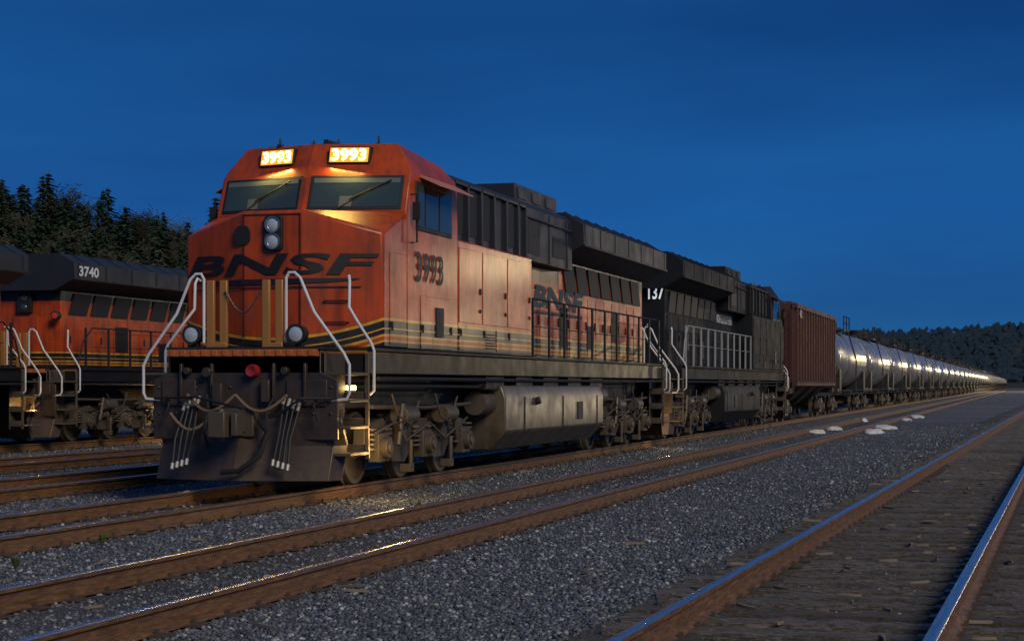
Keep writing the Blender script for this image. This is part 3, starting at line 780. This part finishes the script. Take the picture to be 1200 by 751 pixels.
# ---------------------------------------------------------------- tracks
def rail_mesh(x,y0,y1,step=None):
    w=.037
    prof=[(-.07,0),(.07,0),(.07,.012),(.012,.035),(.012,.125),(w,.138),(w,.166),(w-.01,.172),(-w+.01,.172),(-w,.166),(-w,.138),(-.012,.125),(-.012,.035),(-.07,.012)]
    mb=MB(); mb.prism([(x+a,b+.018) for a,b in prof],'y',y0,y1); return mb
def sleeper_variants():
    out=[]
    for k in range(8):
        mb=MB(); mb.box(-1.3,1.3,-.12,.12,-.15,.02); me=mb.mesh('sleeper',M_wood)
        bm=bmesh.new(); bm.from_mesh(me); bmesh.ops.subdivide_edges(bm,edges=[e for e in bm.edges if e.calc_length()>2],cuts=26)
        bmesh.ops.subdivide_edges(bm,edges=[e for e in bm.edges if abs(e.verts[0].co.y-e.verts[1].co.y)>.15 and e.verts[0].co.z>0],cuts=3)
        for v in bm.verts:
            if v.co.z>0: v.co.z+=random.uniform(-.014,.008)
            v.co.y+=random.uniform(-.016,.016)
            if random.random()<.06: v.co.z-=.02
        bm.to_mesh(me); bm.free(); out.append(me)
    return out
SV=sleeper_variants()
TRG='railway tracks of the yard'
def track(label,X,ang,y0,y1,gauge=1.435,zo=0,nsl=60,sy0=9,sp=.54,buried=.012,far=200):
    T=thing('railway_track',label,'railway track',(X,0,zo),ang,TRG)
    for s in (-1,1): part(T,'rail',rail_mesh(s*(gauge/2+.037),y0,y1),M_rail)
    y=sy0
    for i in range(nsl):
        o=link(bpy.data.objects.new('sleeper',SV[i*7%8])); o.parent=T; o.location=(random.uniform(-.07,.07),y,-buried+random.uniform(-.012,.004)); o.rotation_euler=(0,0,random.uniform(-.035,.035)+(math.pi if i%2 else 0))
        y+=sp+random.uniform(-.05,.05)
    mb=MB()
    while y<far:
        mb.box(-1.3,1.3,y-.115,y+.115,-.1,.014-buried); y+=sp
    if mb.v:
        o=part(T,'sleeper_run',mb,M_wood); o['kind']='stuff'
    mb=MB(); yy=sy0
    for i in range(60):
        for s in (-1,1):
            xx=s*(gauge/2+.037); mb.box(xx-.17,xx+.17,yy-.09,yy+.09,.012,.026)
            for d in (-.085,.085): mb.box(xx+d-.014,xx+d+.014,yy-.014,yy+.014,.02,.06)
        yy+=sp
    o=part(T,'tie_plate',mb,M_truck); o['kind']='stuff'
track('rusty rails of track with exposed weathered wooden sleepers',-1.478,-math.radians(1.28),-5,900,1.49,.12,100,5,.5,-.004,260)
track('empty track with rusty rails half buried in gravel',-6.2,0,-5,900,zo=0,nsl=100,sy0=9,buried=.024)
track('track with rusty rails carrying the standing freight train',-10.12,0,-5,1000,nsl=60,sy0=12,buried=.025)
track('empty rusty track beside the standing locomotives',-14.3,0,-5,400,nsl=30,sy0=16,buried=.02,far=100)
track('empty rusty track beside the standing locomotives',-18.6,0,-5,400,nsl=30,sy0=20,buried=.02,far=100)
track('track carrying the two orange locomotives coupled together',-24.1,0,-5,400,nsl=20,sy0=22,buried=.02,far=100)

# ---------------------------------------------------------------- ground
mb=MB(); mb.add([(-3000,-300,0),(3000,-300,0),(3000,4000,0),(-3000,4000,0)],[(0,1,2,3)])
g=part(None,'ground',mb.mesh('ground',M_grav,fix=False),M_grav); g['kind']='structure'
mb=MB(); mb.prism([(-2.3,.004),(-1.6,.098),(1.6,.098),(2.3,.004)],'y',-5,900)
me=mb.mesh('ballast_bed',M_dirt,1); me.polygons.foreach_set('use_smooth',[False]*len(me.polygons))
b=part(None,'ballast_bed',me,M_dirt); b.location=(-1.478,0,0); b.rotation_euler=(0,0,-math.radians(1.28)); b['kind']='structure'
mb=MB(); 
for X in (-6.2,-10.12):
    mb.add([(X-.66,-5,.0035),(X+.66,-5,.0035),(X+.66,300,.0035),(X-.66,300,.0035)],[(0,1,2,3)])
b=part(None,'track_bed',mb.mesh('track_bed',M_dirt,fix=False),M_dirt); b['kind']='structure'

TH=math.atan(603/2137); CS,SN=math.cos(TH),math.sin(TH)
def w(lat,d): return (lat*CS-d*SN, d*CS+lat*SN)
def stones(N):
    bm=bmesh.new(); bmesh.ops.create_icosphere(bm,subdivisions=1,radius=1); bm.verts.ensure_lookup_table()
    bv=np.array([v.co[:] for v in bm.verts]); bf=np.array([[v.index for v in f.verts] for f in bm.faces]); bm.free()
    d=9*np.exp(np.random.rand(N)**1.15*math.log(75/9)); lat=(np.random.rand(N)*2-1)*(.32*d+1.4)
    X=lat*CS-d*SN; Y=d*CS+lat*SN
    keep=np.ones(N,bool); z=np.zeros(N)
    for c in (-6.2,-10.12,-14.3):
        for s in (-1,1): keep&=np.abs(X-(c+s*.755))>.06
        keep&=~((np.abs(X-c)<.7)&(np.random.rand(N)<.45))
    c3=-1.478+Y*math.tan(math.radians(1.28)); dx=X-c3
    for s in (-1,1): keep&=np.abs(dx-s*.782)>.08
    ins=np.abs(dx)<1.4; keep&=~(ins&(np.random.rand(N)<.75))
    z=np.interp(np.abs(dx),[0,1.6,2.3,99],[.1,.098,0,0])
    X,Y,z,d=X[keep],Y[keep],z[keep],d[keep]; n=len(X)
    r=(.008+.0155*np.random.rand(n)**1.6); r*=np.where(ins[keep],.7,1); r*=np.interp(d,[10,40,75],[1,1.2,1.4])
    sc=r[:,None]*(np.random.rand(n,3)*.6+.7); sc[:,2]*=.75
    v=bv[None]*(1+.35*(np.random.rand(n,12,1)-.5))*sc[:,None,:]
    a=np.random.rand(n)*6.28; ca,sa=np.cos(a)[:,None],np.sin(a)[:,None]
    v=np.stack([v[...,0]*ca-v[...,1]*sa,v[...,0]*sa+v[...,1]*ca,v[...,2]],-1)
    v+=np.stack([X,Y,z+r*.3],-1)[:,None,:]
    V=v.reshape(-1,3).astype(np.float32); F=(bf[None]+12*np.arange(n)[:,None,None]).reshape(-1).astype(np.int32)
    me=bpy.data.meshes.new('ballast_stones'); me.vertices.add(len(V)); me.vertices.foreach_set('co',V.ravel())
    me.loops.add(len(F)); me.loops.foreach_set('vertex_index',F); nf=len(F)//3
    me.polygons.add(nf); me.polygons.foreach_set('loop_start',np.arange(nf,dtype=np.int32)*3); me.polygons.foreach_set('loop_total',np.full(nf,3,np.int32))
    me.update(calc_edges=True); me.materials.append(M_stone)
    o=link(bpy.data.objects.new('ballast_stones',me)); o['kind']='stuff'; o['label']='loose grey crushed stone spread over the ground'; o['category']='gravel'
stones(200000)

# ---------------------------------------------------------------- hills and trees
def hill(name,pts,base,mat):
    mb=MB(); n=len(pts); vs=[];fs=[]
    for (la,d,h) in pts:
        for dd,hh in ((-base,-.2),(-base*.45,h*.55),(0,h),(base*1.5,h*1.1)):
            x,y=w(la,d+dd); vs.append((x,y,hh))
    for i in range(n-1):
        for k in range(3): fs.append((i*4+k,(i+1)*4+k,(i+1)*4+k+1,i*4+k+1))
    mb.add(vs,fs); o=part(None,name,mb.mesh(name,mat,90,fix=True),mat); o['kind']='structure'; return o
HB=[(-150,218,18),(-110,216,18),(-80,214,18.4),(-60,214,18.2),(-50,214,16.2),(-40,214,13.6),(-25,216,11),(0,230,5),(30,250,2)]
hill('hill',HB,56,M_hill)
hill('hill',[(-300,1150,32),(-100,1150,34),(50,1150,31),(150,1150,31),(200,1150,32),(240,1150,32),(300,1150,35),(330,1150,34),(420,1150,37),(600,1150,42)],250,M_hill)

def conifer(seed,H=15,dens=1.0,wid=.19):
    rnd=random.Random(seed); tr=MB(); tr.tube([(0,0,-1.5),(0,0,H*.5),(.1,.05,H)],.2,6,0,True,[.24,.13,.02])
    cr=MB(); nl=int(32*dens)
    for i in range(nl):
        t=i/nl; z=H*(.03+.95*t)+rnd.uniform(-.1,.1); R=H*wid*(1-t)**.58*rnd.uniform(.65,1.2)+.22
        nb=max(4,int(12*(1-t)+5))
        for b in range(nb):
            if rnd.random()<.1: continue
            a=rnd.uniform(0,6.283); r=R*rnd.uniform(.6,1.12)
            for k in range(4):
                f=(k+.6)/4; cx=math.cos(a)*r*f; cy=math.sin(a)*r*f; cz=z-r*.3*f+rnd.uniform(-.1,.15)
                s=.38+.42*(1-f)*rnd.uniform(.7,1.3); s*=H/15*(1-.3*t)
                pa=rnd.uniform(-.7,.7)+a
                dx,dy=math.cos(pa)*s,math.sin(pa)*s; px,py=-math.sin(pa)*s*.7,math.cos(pa)*s*.7
                cr.add([(cx-dx+px*.3,cy-dy,cz+.1),(cx+px,cy+py,cz-s*.35),(cx+dx*1.3,cy+dy*1.3,cz-s*.5),(cx-px,cy-py,cz-s*.1)],[(0,1,2,3)])
    return tr.mesh('trunk',M_bark),cr.mesh('crown',M_leaf,fix=False)
def bare(seed,H=12):
    rnd=random.Random(seed); tr=MB(); tr.tube([(0,0,-1.5),(0,0,H*.4)],.2,6,0,True,[.2,.14])
    cr=MB()
    for i in range(13):
        a=rnd.uniform(0,6.28); tl=rnd.uniform(.2,.5); e=(math.cos(a)*H*tl*.6,math.sin(a)*H*tl*.6,H*rnd.uniform(.7,1))
        s=(0,0,H*rnd.uniform(.2,.4)); tr.tube([s,e],.06,4,0,True,[.09,.02])
        for k in range(120):
            f=rnd.uniform(.3,1.1); p=[s[j]+(e[j]-s[j])*f+rnd.gauss(0,.75) for j in range(3)]
            q=[p[j]+rnd.gauss(0,.45) for j in range(3)]; cr.add([p,q,(q[0]+.12,q[1],q[2]+.12),(p[0]+.12,p[1],p[2]+.12)],[(0,1,2,3)])
    return tr.mesh('trunk',M_bark),cr.mesh('crown',M_leafd,fix=False)
CV=[conifer(s,H,d,wd) for s,H,d,wd in ((1,13,1,.33),(2,15,.9,.27),(3,11,1.1,.42),(4,12,.9,.35),(5,10.5,1,.42),(6,14,.85,.27))]
BV=[bare(9),bare(10,13),bare(12,11)]
def place(kind,la,d,z,s,rz):
    tr,cr=kind
    con=kind in CV
    x,y_=w(la,d)
    T=thing('conifer_tree' if con else 'bare_tree','dark green conifer on the wooded hillside' if con else 'leafless tree among conifers on the hillside','tree',(x,y_,z),rz,'conifers on the wooded hillside' if con else 'leafless trees on the hillside')
    T.scale=(s,s,s*random.uniform(.88,1.1))
    for n,me in (('trunk',tr),('crown',cr)):
        o=link(bpy.data.objects.new(n,me)); o.parent=T
rows=[(170,22),(180,30),(188,38),(196,46),(204,50),(211,56),(217,54)]
for row,(d,n) in enumerate(rows):
    for i in range(n):
        fr=(i+random.uniform(-.5,.5))/n; sc_=d/205
        la=(-61+36*fr)*sc_; lr=la
        dd=d+random.uniform(-4,4)
        h=np.interp(la,[p[0] for p in HB],[p[2] for p in HB])
        zz=np.interp(dd-214,[-56,-25,0,60],[-.2,.55*h,h,1.05*h])-.4
        kind=random.choice(BV) if random.random()<(.2 if lr>-48 else .08) else random.choice(CV)
        place(kind,la,dd,zz,random.choice((.5,.54,.58,.62,.68))*random.uniform(.92,1.08)*(.9 if kind in BV else 1),random.uniform(0,6.28))
# distant wood
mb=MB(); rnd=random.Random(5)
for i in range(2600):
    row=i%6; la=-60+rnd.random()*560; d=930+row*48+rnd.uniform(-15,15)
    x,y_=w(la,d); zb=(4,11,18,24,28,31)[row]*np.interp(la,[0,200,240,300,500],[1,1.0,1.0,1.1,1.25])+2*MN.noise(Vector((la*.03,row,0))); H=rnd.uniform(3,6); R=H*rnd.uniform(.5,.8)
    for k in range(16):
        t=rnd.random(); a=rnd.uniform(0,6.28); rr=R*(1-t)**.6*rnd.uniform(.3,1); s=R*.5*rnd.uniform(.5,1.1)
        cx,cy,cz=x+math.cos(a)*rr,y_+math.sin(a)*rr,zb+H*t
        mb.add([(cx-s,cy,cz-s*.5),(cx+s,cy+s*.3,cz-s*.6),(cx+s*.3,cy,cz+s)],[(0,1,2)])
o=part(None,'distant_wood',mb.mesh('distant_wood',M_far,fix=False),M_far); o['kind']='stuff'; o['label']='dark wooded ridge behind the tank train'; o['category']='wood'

# ---------------------------------------------------------------- small things
def lump(seed,sx,sy,sz):
    bm=bmesh.new(); bmesh.ops.create_icosphere(bm,subdivisions=3,radius=1)
    for v in bm.verts:
        q=v.co*1.7+Vector((seed*3.1,0,0)); f=1+.3*MN.noise(q)+.14*MN.noise(q*3)
        v.co=Vector((v.co.x*sx*f,v.co.y*sy*f,max(-.05,v.co.z*sz*f)))
    me=bpy.data.meshes.new('sheet_bundle'); bm.to_mesh(me); bm.free(); me.materials.append(M_plastic)
    for p in me.polygons: p.use_smooth=True
    return me
LM=[lump(k,.3,.24,.12) for k in range(4)]
for k,(px,py) in enumerate(((957,508),(976,504),(1008,494),(1023,508),(1036,503),(1062,493),(1074,490))):
    d=2137*1.62/(py-451); la=(px-600)/2137*d; x,y_=w(la,d)
    o=link(bpy.data.objects.new('sheet_bundle',LM[k%4])); o.location=(x,y_,0.02); o.rotation_euler=(0,0,random.uniform(0,6)); s=random.uniform(.8,1.3); o.scale=(s*1.2,s,s)
    tag(o,'crumpled white plastic sheet bundle lying on the gravel','plastic sheet','white bundles beside the track')
M_weed=leafmat('weed_leaf',(.05,.09,.02),(.12,.16,.04))
def weed(seed,h=.22):
    rnd=random.Random(seed); mb=MB()
    for i in range(60):
        a=rnd.uniform(0,6.28); l=h*rnd.uniform(.5,1.2); sp=rnd.uniform(.1,.6)*l; dx,dy=math.cos(a),math.sin(a); wd=.008
        mb.add([(-dy*wd,dx*wd,0),(dy*wd,-dx*wd,0),(dx*sp*.5+dy*wd,dy*sp*.5-dx*wd,l*.6),(dx*sp*.5-dy*wd,dy*sp*.5+dx*wd,l*.6),(dx*sp,dy*sp,l)],[(0,1,2,3),(3,2,4)])
    return mb.mesh('weed',M_weed,fix=False)
for k,(px,py) in enumerate(((490,608),(18,668),(1040,560),(120,640))):
    d=2137*1.62/(py-451); la=(px-600)/2137*d; x,y_=w(la,d)
    o=link(bpy.data.objects.new('weed',weed(k,.22 if k<1 else .12))); o.location=(x,y_,0); tag(o,'small green weed growing in the gravel','weed','weeds in the gravel')
M_scrap=simple('scrap_wood',(.2,.16,.12),.8)
def scrap(seed):
    rnd=random.Random(seed); mb=MB(); pts=[(-.13,rnd.uniform(-.01,.01)),(-.05,-.022),(.06,-.015),(.14,rnd.uniform(-.01,.01)),(.04,.02),(-.07,.016)]
    mb.prism(pts,'z',0,.02); return mb.mesh('wood_scrap',M_scrap)
SC=[scrap(k) for k in range(3)]
for k in range(150):
    d=random.uniform(10,34); la=random.uniform(-.27,.28)*d; x,y_=w(la,d)
    if k%2:
        y_=random.uniform(9,30); x=-1.478+y_*.0223+random.uniform(-1.2,1.2)
    c3=-1.478+y_*.0223; z=.14 if abs(x-c3)<1.6 else .02
    if any(abs(x-q)<.15 for q in (-6.95,-5.45,-9.37,-10.87,c3-.78,c3+.78)): continue
    o=link(bpy.data.objects.new('wood_scrap',SC[k%3])); o.location=(x,y_,z); o.rotation_euler=(random.uniform(-.1,.1),random.uniform(-.1,.1),random.uniform(0,3.1)); s=random.uniform(.3,1.0)*(.7 if k%2 else 1); o.scale=(s,s,1)
    tag(o,'splintered piece of scrap wood on the gravel','wood scrap','wood scraps scattered on the gravel')

# ---------------------------------------------------------------- world, sun, camera
W=bpy.data.worlds.new('World'); scene.world=W; W.use_nodes=True; nt=W.node_tree; nt.nodes.clear()
N=nt.nodes.new; Lk=nt.links.new
out=N('ShaderNodeOutputWorld'); bg=N('ShaderNodeBackground'); Lk(bg.outputs[0],out.inputs[0])
tc=N('ShaderNodeTexCoord'); sx=N('ShaderNodeSeparateXYZ'); Lk(tc.outputs['Generated'],sx.inputs[0])
rp=N('ShaderNodeValToRGB'); Lk(sx.outputs[2],rp.inputs[0]); e=rp.color_ramp.elements
stops=[(0,(.016,.1,.26)),(.035,(.012,.11,.32)),(.09,(.007,.1,.35)),(.19,(.003,.058,.23)),(.4,(.012,.07,.22)),(1,(.03,.09,.22))]
while len(e)<len(stops): e.new(.5)
for i,(p,c) in enumerate(stops): e[i].position=p; e[i].color=(*c,1)
mp=N('ShaderNodeMapping'); mp.inputs['Scale'].default_value=(1,1,5); Lk(tc.outputs['Generated'],mp.inputs[0])
ns=N('ShaderNodeTexNoise'); ns.inputs['Scale'].default_value=2.6; ns.inputs['Detail'].default_value=5; Lk(mp.outputs[0],ns.inputs['Vector'])
cr=N('ShaderNodeValToRGB'); cr.color_ramp.elements[0].position=.35; cr.color_ramp.elements[0].color=(.75,.78,.82,1); cr.color_ramp.elements[1].position=.7; cr.color_ramp.elements[1].color=(1.3,1.2,1.12,1); Lk(ns.outputs[0],cr.inputs[0])
mx=N('ShaderNodeMix'); mx.data_type='RGBA'; mx.blend_type='MULTIPLY'; mx.inputs[0].default_value=1; Lk(rp.outputs[0],mx.inputs[6]); Lk(cr.outputs[0],mx.inputs[7])
sk=N('ShaderNodeTexSky'); sk.sky_type='NISHITA'; sk.sun_disc=False; sk.sun_elevation=math.radians(1); sk.sun_rotation=math.radians(128)
ad=N('ShaderNodeMix'); ad.data_type='RGBA'; ad.blend_type='ADD'; ad.inputs[0].default_value=.003; Lk(mx.outputs[2],ad.inputs[6]); Lk(sk.outputs[0],ad.inputs[7])
Lk(ad.outputs[2],bg.inputs[0]); bg.inputs[1].default_value=1.0

sd=bpy.data.lights.new('sun','SUN'); sd.energy=1.85; sd.angle=math.radians(22); sd.color=(1,.87,.69)
so=link(bpy.data.objects.new('sun',sd)); d=Vector((-.7,.6,-.6)); so.rotation_euler=d.to_track_quat('-Z','Y').to_euler()
# yard floodlights whose warm pool falls on the far gravel, rails and tank wagons
for X,Yy,E in ((23,138,4200),(62,250,7000),(24,470,110000)):
    pl(None,(X,Yy,11),E,(1,.76,.4),.8,'yard_floodlight')

cd=bpy.data.cameras.new('camera'); co=link(bpy.data.objects.new('camera',cd)); cd.sensor_width=36; cd.lens=36*2137/1200
cd.shift_y=75.5/1200; cd.clip_end=6000; cd.clip_start=.1
co.location=(0,0,RT+1.43); co.rotation_euler=(math.radians(90),0,TH); scene.camera=co
scene.view_settings.view_transform='Standard'; scene.view_settings.look='None'; scene.view_settings.exposure=0
